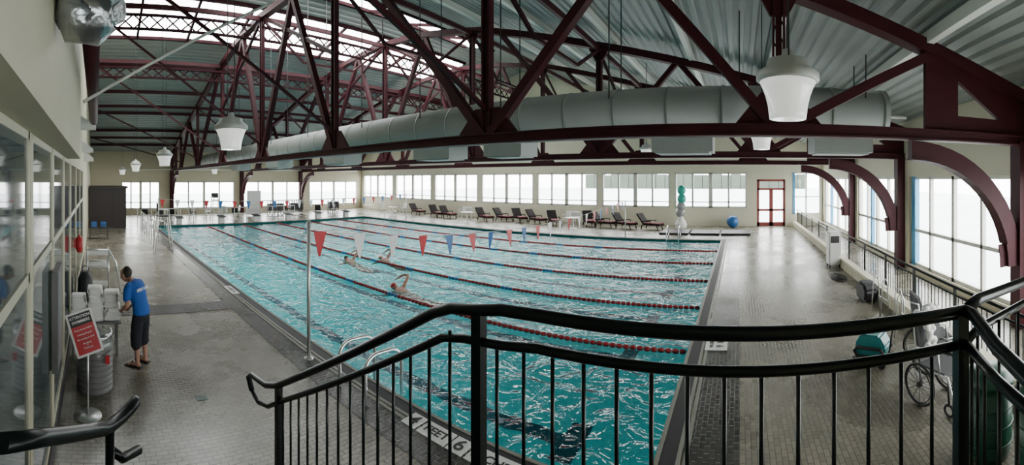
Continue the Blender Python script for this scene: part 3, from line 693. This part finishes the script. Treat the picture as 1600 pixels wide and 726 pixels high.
top('storage_enclosure','dark brown panelled storage enclosure on the deck','storage cabinet',(0,0,0),0,mb.mesh('storage_enclosure','brownblock'))
kb=MB(); kb.prism([(-.22,-.14),(.1,-.14),(.2,-.07),(.22,0),(.2,.07),(.1,.14),(-.22,.14)],2,0,.035); kme=kb.mesh('kickboard','blue')
for k in range(14):
    top('kickboard','blue foam kickboard stacked beside the wall','kickboard',(-.1+(k//7)*.5,22+R.uniform(-.03,.03),.66+(k%7)*.037),R.uniform(-.1,.1)+hp,kme,'kickboards')
mb=MB(); mb.box((-.35,21.7,.6),(.65,22.3,.66)); 
for sx in (-.33,.6):
    for sy in (21.72,22.25): mb.box((sx,sy,0),(sx+.04,sy+.04,.6))
top('kickboard_bench','low dark bench holding kickboards','bench',(0,0,0),0,mb.mesh('kickboard_bench','dark'))
def guard_chair(x,y,rot):
    t=top('lifeguard_chair','tall white tubular lifeguard chair with seat','lifeguard chair',(x,y,0),rot,group='lifeguard chairs')
    mb=MB()
    for sx in (-.35,.35):
        for sy in (-.4,.4): mb.tube([(sx,sy,0),(sx*.8,sy*.6,1.5)],.03,8)
        mb.tube([(sx*.8,-.24,1.5),(sx*.8,-.24,2.1)],.025,8); mb.tube([(sx*.8,-.24,1.85),(sx*.8,.24,1.8),(sx*.8,.24,1.5)],.022,8)
    part(t,'frame',mb,'white')
    for k in range(4): mb=MB(); z=.3+.3*k; mb.beam((-.33,.4-.08*k,z),(.33,.4-.08*k,z),.04); part(t,'rung',mb,'white')
    mb=MB(); mb.box((-.28,-.24,1.5),(.28,.24,1.55)); part(t,'seat',mb,'dark'); mb=MB(); mb.box((-.28,-.26,1.7),(.28,-.22,2.1)); part(t,'backrest',mb,'dark')
guard_chair(3.05,18.5,-hp); guard_chair(9.5,31.6,math.pi)
def rail_section(x,y,rot,w,lab='white tubular guard rail on the pool deck'):
    t=top('deck_guard_rail',lab,'railing',(x,y,0),rot,group='deck guard rails')
    for z,r_ in ((1.05,.03),(.6,.025)): mb=MB(); mb.tube([(0,0,z),(w,0,z)],r_,8); part(t,'rail',mb,'white')
    k=0
    while k<=w+.01: mb=MB(); mb.tube([(k,0,0),(k,0,1.05)],.03,8); part(t,'post',mb,'white'); k+=w/3
rail_section(3.0,29.5,0,3); rail_section(6.2,29.6,0,3); rail_section(9.4,29.6,0,3); rail_section(3.0,20,hp,3); rail_section(3.0,24,hp,3); rail_section(12.8,30,0,3)
sc=top('partition_screen','white freestanding partition screen on feet','partition',(13.6,33.5,0))
mb=MB(); mb.box((-.65,-.03,.15),(.65,.03,2.2)); part(sc,'panel',mb,'white')
for sx in (-.55,.55): mb=MB(); mb.box((sx-.03,-.3,0),(sx+.03,.3,.05)); mb.box((sx-.03,-.03,.05),(sx+.03,.03,.3)); part(sc,'foot',mb,'steel')
for i in range(6):
    c=(ed[i]+ed[i+1])/2
    t=top('starting_block','low white starting block with sloped dark top','starting block',(c,28.75,0),group='starting blocks')
    mb=MB(); mb.box((-.18,-.15,0),(.18,.2,.45)); part(t,'pedestal',mb,'white'); mb=MB(); mb.prism([(-.32,.42),(.32,.52),(.32,.57),(-.32,.47)],0,-.27,.27); part(t,'platform',mb,'dark')
# ------------------------------------------------------------ far deck furniture
def lounger(x,y,rot,first=None):
    if first: return clone(first,(x,y,0),rot)
    t=top('lounge_chair','dark wicker sun lounger with raised back and red cushion','lounge chair',(x,y,0),rot,group='poolside loungers')
    mb=MB(); mb.box((-.35,-.33,.27),(.85,.33,.37)); part(t,'seat',mb,'wicker')
    mb=MB(); mb.prism([(-.35,.30),(-.28,.36),(-.80,1.0),(-.90,.97)],1,-.33,.33); part(t,'backrest',mb,'wicker')
    mb=MB(); mb.box((-.25,-.29,.37),(.82,.29,.43)); part(t,'cushion',mb,'cushion')
    for sx in (-.5,.75):
        for sy in (-.3,.3):
            mb=MB(); mb.tube([(sx,sy,0),(sx*.85,sy,.3)],.035,8); part(t,'leg',mb,'wicker')
    for sy in (-.34,.34): mb=MB(); mb.tube([(-.45,sy,.52),(.2,sy,.56),(.25,sy,.3)],.03,6); part(t,'armrest',mb,'wicker')
    return t
F0=None
for px,py,rt in ((652,333,-1.7),(682,334,-1.9),(700,337,-1.8),(757,337,-1.9),(786,338,-1.8),(812,339,-2.2),(838,341,-1.9),(866,342,-2.4),(920,345,-2.6),(944,347,-1.8),(976,347,-2.0),(1016,352,-1.9)):
    x,y=fl(px,py)
    if x>26.6: x,y=26.6,y*26.6/x
    k=R.uniform(.96,1.0); x*=k; y*=k
    if F0 is None: F0=lounger(x,y,rt)
    else: lounger(x,y,rt,F0)
def sidechair(x,y,rot,first=None,col='white'):
    if first: return clone(first,(x,y,0),rot)
    t=top('patio_chair','white plastic patio chair near the windows','chair',(x,y,0),rot,group='patio chairs')
    mb=MB(); mb.box((-.24,-.24,.42),(.24,.24,.46)); part(t,'seat',mb,col)
    mb=MB(); mb.prism([(-.24,.46),(-.2,.46),(-.28,.92),(-.32,.9)],1,-.24,.24); part(t,'backrest',mb,col)
    for sx in (-.22,.22):
        for sy in (-.22,.22): mb=MB(); mb.beam((sx*1.1,sy*1.1,0),(sx,sy,.42),.035); part(t,'leg',mb,col)
    for sy in (-.25,.25): mb=MB(); mb.tube([(-.25,sy,.66),(.2,sy,.66),(.24,sy,.44)],.02,6); part(t,'armrest',mb,col)
    return t
C0=None
for px,py,rt in ((722,333,3),(736,333,0),(886,338,3),(902,338,0),(630,331,3),(598,329,0),(300,338,0),(325,338,3),(350,338,1),(370,337,3)):
    x,y=fl(px,py)
    if x>27: x,y=27,y*27/x
    if y>36: x,y=x*36/y,36
    if C0 is None: C0=sidechair(x,y,rt)
    else: sidechair(x,y,rt,C0)
D0=sidechair(3.9,31.5,1,None,'dark'); D0['label']='dark plastic chair on the far deck'; D0['group']='dark chairs'
for x,y,r_ in ((4.9,31.8,2),(6.1,32.2,1),(7.6,31.4,0),(11.3,31.9,1),(15.0,31.5,2),(16.2,31.8,0),(19.0,31.6,1),(20.2,31.2,3)): clone(D0,(x,y,0),r_)
def table(x,y,r=.45):
    t=top('patio_table','round white patio table on a centre post','table',(x,y,0),group='patio tables')
    mb=MB(); mb.lathe([(r,.70),(r,.73)],seg=24); part(t,'tabletop',mb,'white'); mb=MB(); mb.tube([(0,0,.02),(0,0,.7)],.035,8); part(t,'post',mb,'white'); mb=MB(); mb.lathe([(.26,0),(.24,.03)],seg=20); part(t,'base',mb,'white')
for px,py in ((730,340),(896,343),(614,331),(575,330)):
    x,y=fl(px,py); k=min(1,24.4/x); table(x*k,y*k)
x,y=fl(1064,357)
bt=top('balloon_column','stack of teal and grey balloons above a white weighted bag','balloons',(x,y,0))
mb=MB(); mb.lathe([(.28,0),(.36,.1),(.4,.3),(.3,.5),(.16,.7),(.1,.8)],seg=16); part(bt,'weight_bag',mb,'towel')
for z,m in ((1.05,'silver'),(1.45,'silver'),(1.95,'balloon'),(2.5,'balloon')):
    mb=MB(); mb.ball((R.uniform(-.08,.08),R.uniform(-.08,.08),z),.30,16,(1,1,1.08)); part(bt,'balloon',mb,m)
x,y=fl(1044,349); mb=MB(); mb.lathe([(.33,0),(.42,.6),(.46,.62),(.46,.7),(.40,.7),(.38,.6)],seg=20); top('planter_tub','round dark grey tub on the far deck','planter',(x,y,0),0,mb.mesh('planter_tub','grey'))
for k in range(3):
    mb=MB(); mb.box((-.9,-.85,0),(.9,.85,.12)); bmesh.ops.bevel(mb.bm,geom=mb.bm.edges[:],offset=.03,segments=1,affect='EDGES')
    top('exercise_mat','dark rectangular exercise mat lying on the deck','exercise mat',(24.2,.2+k*1.8,.0),0,mb.mesh('exercise_mat','dark'),'exercise mats')
mb=MB(); mb.ball((0,0,.4),.4,20); top('exercise_ball','blue inflatable exercise ball beside the windows','exercise ball',(27.2,.45,.0),0,mb.mesh('exercise_ball','blue'))
for px,w,h_ in ((430,1.6,1.3),(462,1.4,1.4),(520,1.2,1.2)):
    x,y=33*math.tan(az(px)),33
    t=top('folded_chair_cart','cart stacked with dark folded chairs','chair cart',(x,y,0),group='folded chair carts')
    mb=MB(); mb.box((-w/2,-.3,.1),(w/2,.3,.16)); mb.tube([(-w/2,0,.1),(-w/2,0,h_)],.02,6); mb.tube([(w/2,0,.1),(w/2,0,h_)],.02,6); part(t,'frame',mb,'steel')
    for k in range(6):
        xx=-w/2+.15+k*(w-.3)/5; mb=MB(); mb.beam((xx,-.25,.16),(xx+.08,-.25,h_),.04); mb.beam((xx,.25,.16),(xx+.08,.25,h_),.04); mb.box((xx-.03,-.25,.45),(xx+.1,.25,1.05)); part(t,'folded_chair',mb,'dark')
    for sx in (-w/2+.1,w/2-.1): mb=MB(); mb.tube([(sx,-.03,.05),(sx,.03,.05)],.05,10); part(t,'wheel',mb,'rubber')
# ------------------------------------------------------------ right side objects
mb=MB(); mb.box((-.27,-.22,.08),(.27,.22,1.3)); bmesh.ops.bevel(mb.bm,geom=mb.bm.edges[:],offset=.04,segments=2,affect='EDGES')
x,y=fl(1302,416)
wc=top('pump_cabinet','white upright equipment cabinet on small wheels','cabinet',(x,y,0)); part(wc,'body',mb,'white')
mb=MB(); mb.box((-.275,-.16,.9),(-.265,.16,1.15)); part(wc,'control_panel',mb,'dark')
for sx in (-.2,.2):
    for sy in (-.18,.18): mb=MB(); mb.tube([(sx,sy-.02,.06),(sx,sy+.02,.06)],.06,12); part(wc,'wheel',mb,'rubber')
mb=MB(); pts=[]
for k in range(60): a=k*.35; rr=.5-.006*k; pts.append((rr*math.cos(a)*1.2,rr*math.sin(a)*.5,.02+.0006*k))
mb.tube(pts,.018,8); top('coiled_hose','dark rubber hose coiled loosely on the deck','hose',(12.9,-3.2,0),0,mb.mesh('coiled_hose','rubber'))
wx,wy=5.35,-2.75
wc=top('pool_wheelchair','wheeled transfer chair with large wheels and white drape','wheelchair',(wx,wy,0),math.radians(200),group='wheelchairs')
for s_ in (-.3,.3):
    mb=MB(); mb.ring((0,s_,.3),.28,.02,'y',32,8); mb.ring((0,s_*1.08,.3),.24,.008,'y',28,6)
    for k in range(12):
        a=k*math.pi/6; mb.beam((0,s_,.3),(.27*math.cos(a),s_,.3+.27*math.sin(a)),.006)
    mb.tube([(0,s_-.03,.3),(0,s_+.03,.3)],.035,10); part(wc,'wheel',mb,['rubber'])
    mb=MB(); mb.ring((.5,s_*.8,.09),.075,.018,'y',18,6); mb.tube([(.5,s_*.8,.17),(.48,s_*.8,.45)],.014,6); part(wc,'caster',mb,'rubber')
    mb=MB(); mb.tube([(0,s_*.8,.3),(-.1,s_*.8,.55),(-.18,s_*.8,1.15),(-.32,s_*.8,1.2)],.018,8); mb.tube([(-.1,s_*.8,.52),(.48,s_*.8,.52),(.6,s_*.8,.15),(.72,s_*.8,.1)],.018,8); mb.tube([(-.13,s_*.8,.78),(.3,s_*.8,.78),(.33,s_*.8,.52)],.018,8); part(wc,'side_frame',mb,'steel')
mb=MB(); mb.box((-.1,-.24,.5),(.42,.24,.56)); part(wc,'seat',mb,'grey_cloth')
mb=MB(); mb.prism([(-.1,.58),(-.04,.58),(-.14,1.25),(-.2,1.25)],1,-.24,.24); part(wc,'backrest',mb,'grey_cloth')
for s_ in (-.12,.12): mb=MB(); mb.box((.6,s_-.08,.08),(.82,s_+.08,.11)); part(wc,'footrest',mb,'dark')
c2=clone(wc,(6.3,-3.05,0),math.radians(262)); c2['label']='wheeled transfer chair with grey fabric seat by the railing'
mb=MB()
for k in range(22):
    u=R.uniform(-1,1); mb.ball((-.16+R.uniform(-.06,.08),u*.24,1.24+R.uniform(-.10,.10)-.08*abs(u)),R.uniform(.045,.08),8)
for k in range(8): mb.ball((-.04+.015*k,-.1+R.uniform(-.08,.08),1.12-.05*k),.06,8)
part(wc,'draped_towel',remesh(mb,.016,'towel',2),None,'crumpled white towel over the backrest')
tl=top('pool_cleaner','teal robotic pool cleaner resting on a small cart','pool cleaner',(6.8,-2.3,0),.9)
tl.scale=(.85,.85,.85)
mb=MB(); mb.prism([(-.3,.2),(.3,.2),(.33,.4),(.2,.62),(-.2,.62),(-.33,.4)],1,-.22,.22); bmesh.ops.bevel(mb.bm,geom=mb.bm.edges[:],offset=.04,segments=2,affect='EDGES'); part(tl,'body',mb,'teal')
for sy in (-.26,.26):
    mb=MB(); mb.tube([(-.25,sy,.2),(.25,sy,.2),(.31,sy,.3),(.25,sy,.38),(-.25,sy,.38),(-.31,sy,.3),(-.25,sy,.2)],.035,8); part(tl,'track',mb,'rubber')
mb=MB(); mb.tube([(-.2,-.15,.6),(-.2,-.15,.75),(.2,-.15,.75),(.2,-.15,.6)],.02,8); part(tl,'handle',mb,'white')
mb=MB(); mb.box((-.35,-.25,.08),(.35,.25,.14)); mb.tube([(-.33,0,.1),(-.45,0,.9)],.02,6)
part(tl,'cart',mb,'dark')
for sx in (-.28,.28):
    for sy in (-.26,.26): mb=MB(); mb.tube([(sx,sy-.02,.07),(sx,sy+.02,.07)],.07,12); part(tl,'wheel',mb,'rubber')
def walker(x,y,r_):
    t=top('walking_frame','folded metal walking frame standing by the ramp railing','walking frame',(x,y,0),r_,group='walking frames')
    for sx in (-.25,.25):
        mb=MB(); mb.tube([(sx,-.1,0),(sx,-.06,.8),(sx,0,.88),(sx,.06,.8),(sx,.12,0)],.016,8); part(t,'side_frame',mb,'steel')
    for z in (.35,.62): mb=MB(); mb.tube([(-.25,-.08,z),(.25,-.08,z)],.014,8); part(t,'cross_bar',mb,'steel')
walker(9.2,-3.3,0.1); walker(7.9,-3.25,-.3)
mb=MB(); mb.prism([(-.3,0),(.3,0),(.33,.35),(.18,.5),(-.2,.48),(-.34,.3)],1,-.2,.2); bmesh.ops.bevel(mb.bm,geom=mb.bm.edges[:],offset=.06,segments=2,affect='EDGES')
top('equipment_bag','black equipment bag lying by the ramp railing','bag',(10.4,-3.35,0),.1,mb.mesh('equipment_bag','dark'))
for x,y in ((3.95,-2.75),(3.3,-3.0)):
    t=top('green_bin','tall dark green round waste bin with lid','bin',(x,y,0),group='green bins')
    mb=MB(); mb.lathe([(.24,0),(.27,.1),(.29,.85)],seg=24); 
    for z in (.2,.4,.6,.8): mb.ring((0,0,z),.285,.012,'z',24,6)
    part(t,'body',mb,'green'); mb=MB(); mb.lathe([(.31,.85),(.31,.9),(.22,.98),(.05,1.0)],seg=24); part(t,'lid',mb,'green')
mb=MB(); mb.box((-.08,-.08,0),(.08,.08,.008)); 
for k in range(4): mb.box((-.06,-.06+k*.035,.008),(.06,-.045+k*.035,.011))
x,y=fl(315,621); top('floor_drain','small square dark drain cover in the tiled deck','drain',(x,y,0),0,mb.mesh('floor_drain','green'))
# ------------------------------------------------------------ world + camera
w=bpy.data.worlds.new('sky'); bpy.context.scene.world=w; w.use_nodes=True; bg=w.node_tree.nodes['Background']
nt=w.node_tree; tc=nn(nt,'ShaderNodeTexCoord'); sp=nn(nt,'ShaderNodeSeparateXYZ'); rp=nn(nt,'ShaderNodeValToRGB')
nt.links.new(tc.outputs['Generated'],sp.inputs[0]); nt.links.new(sp.outputs['Z'],rp.inputs[0])
rp.color_ramp.elements[0].color=(1,.99,.95,1); rp.color_ramp.elements[1].color=(1,.99,.97,1)
nt.links.new(rp.outputs[0],bg.inputs[0]); bg.inputs[1].default_value=15.0
cd=bpy.data.cameras.new('camera'); cam=bpy.data.objects.new('camera',cd); COL.objects.link(cam); bpy.context.scene.camera=cam
cam.location=(0,0,H); cam.rotation_euler=(hp,0,-(800-VX)/F); cd.clip_start=.05; cd.clip_end=500
cd.type='PANO'; ow=cd if hasattr(cd,'panorama_type') else cd.cycles
ow.panorama_type='CENTRAL_CYLINDRICAL'
ow.central_cylindrical_range_u_min=-800/F; ow.central_cylindrical_range_u_max=800/F
ow.central_cylindrical_range_v_min=-(726-HY)/F; ow.central_cylindrical_range_v_max=HY/F
ow.central_cylindrical_radius=1
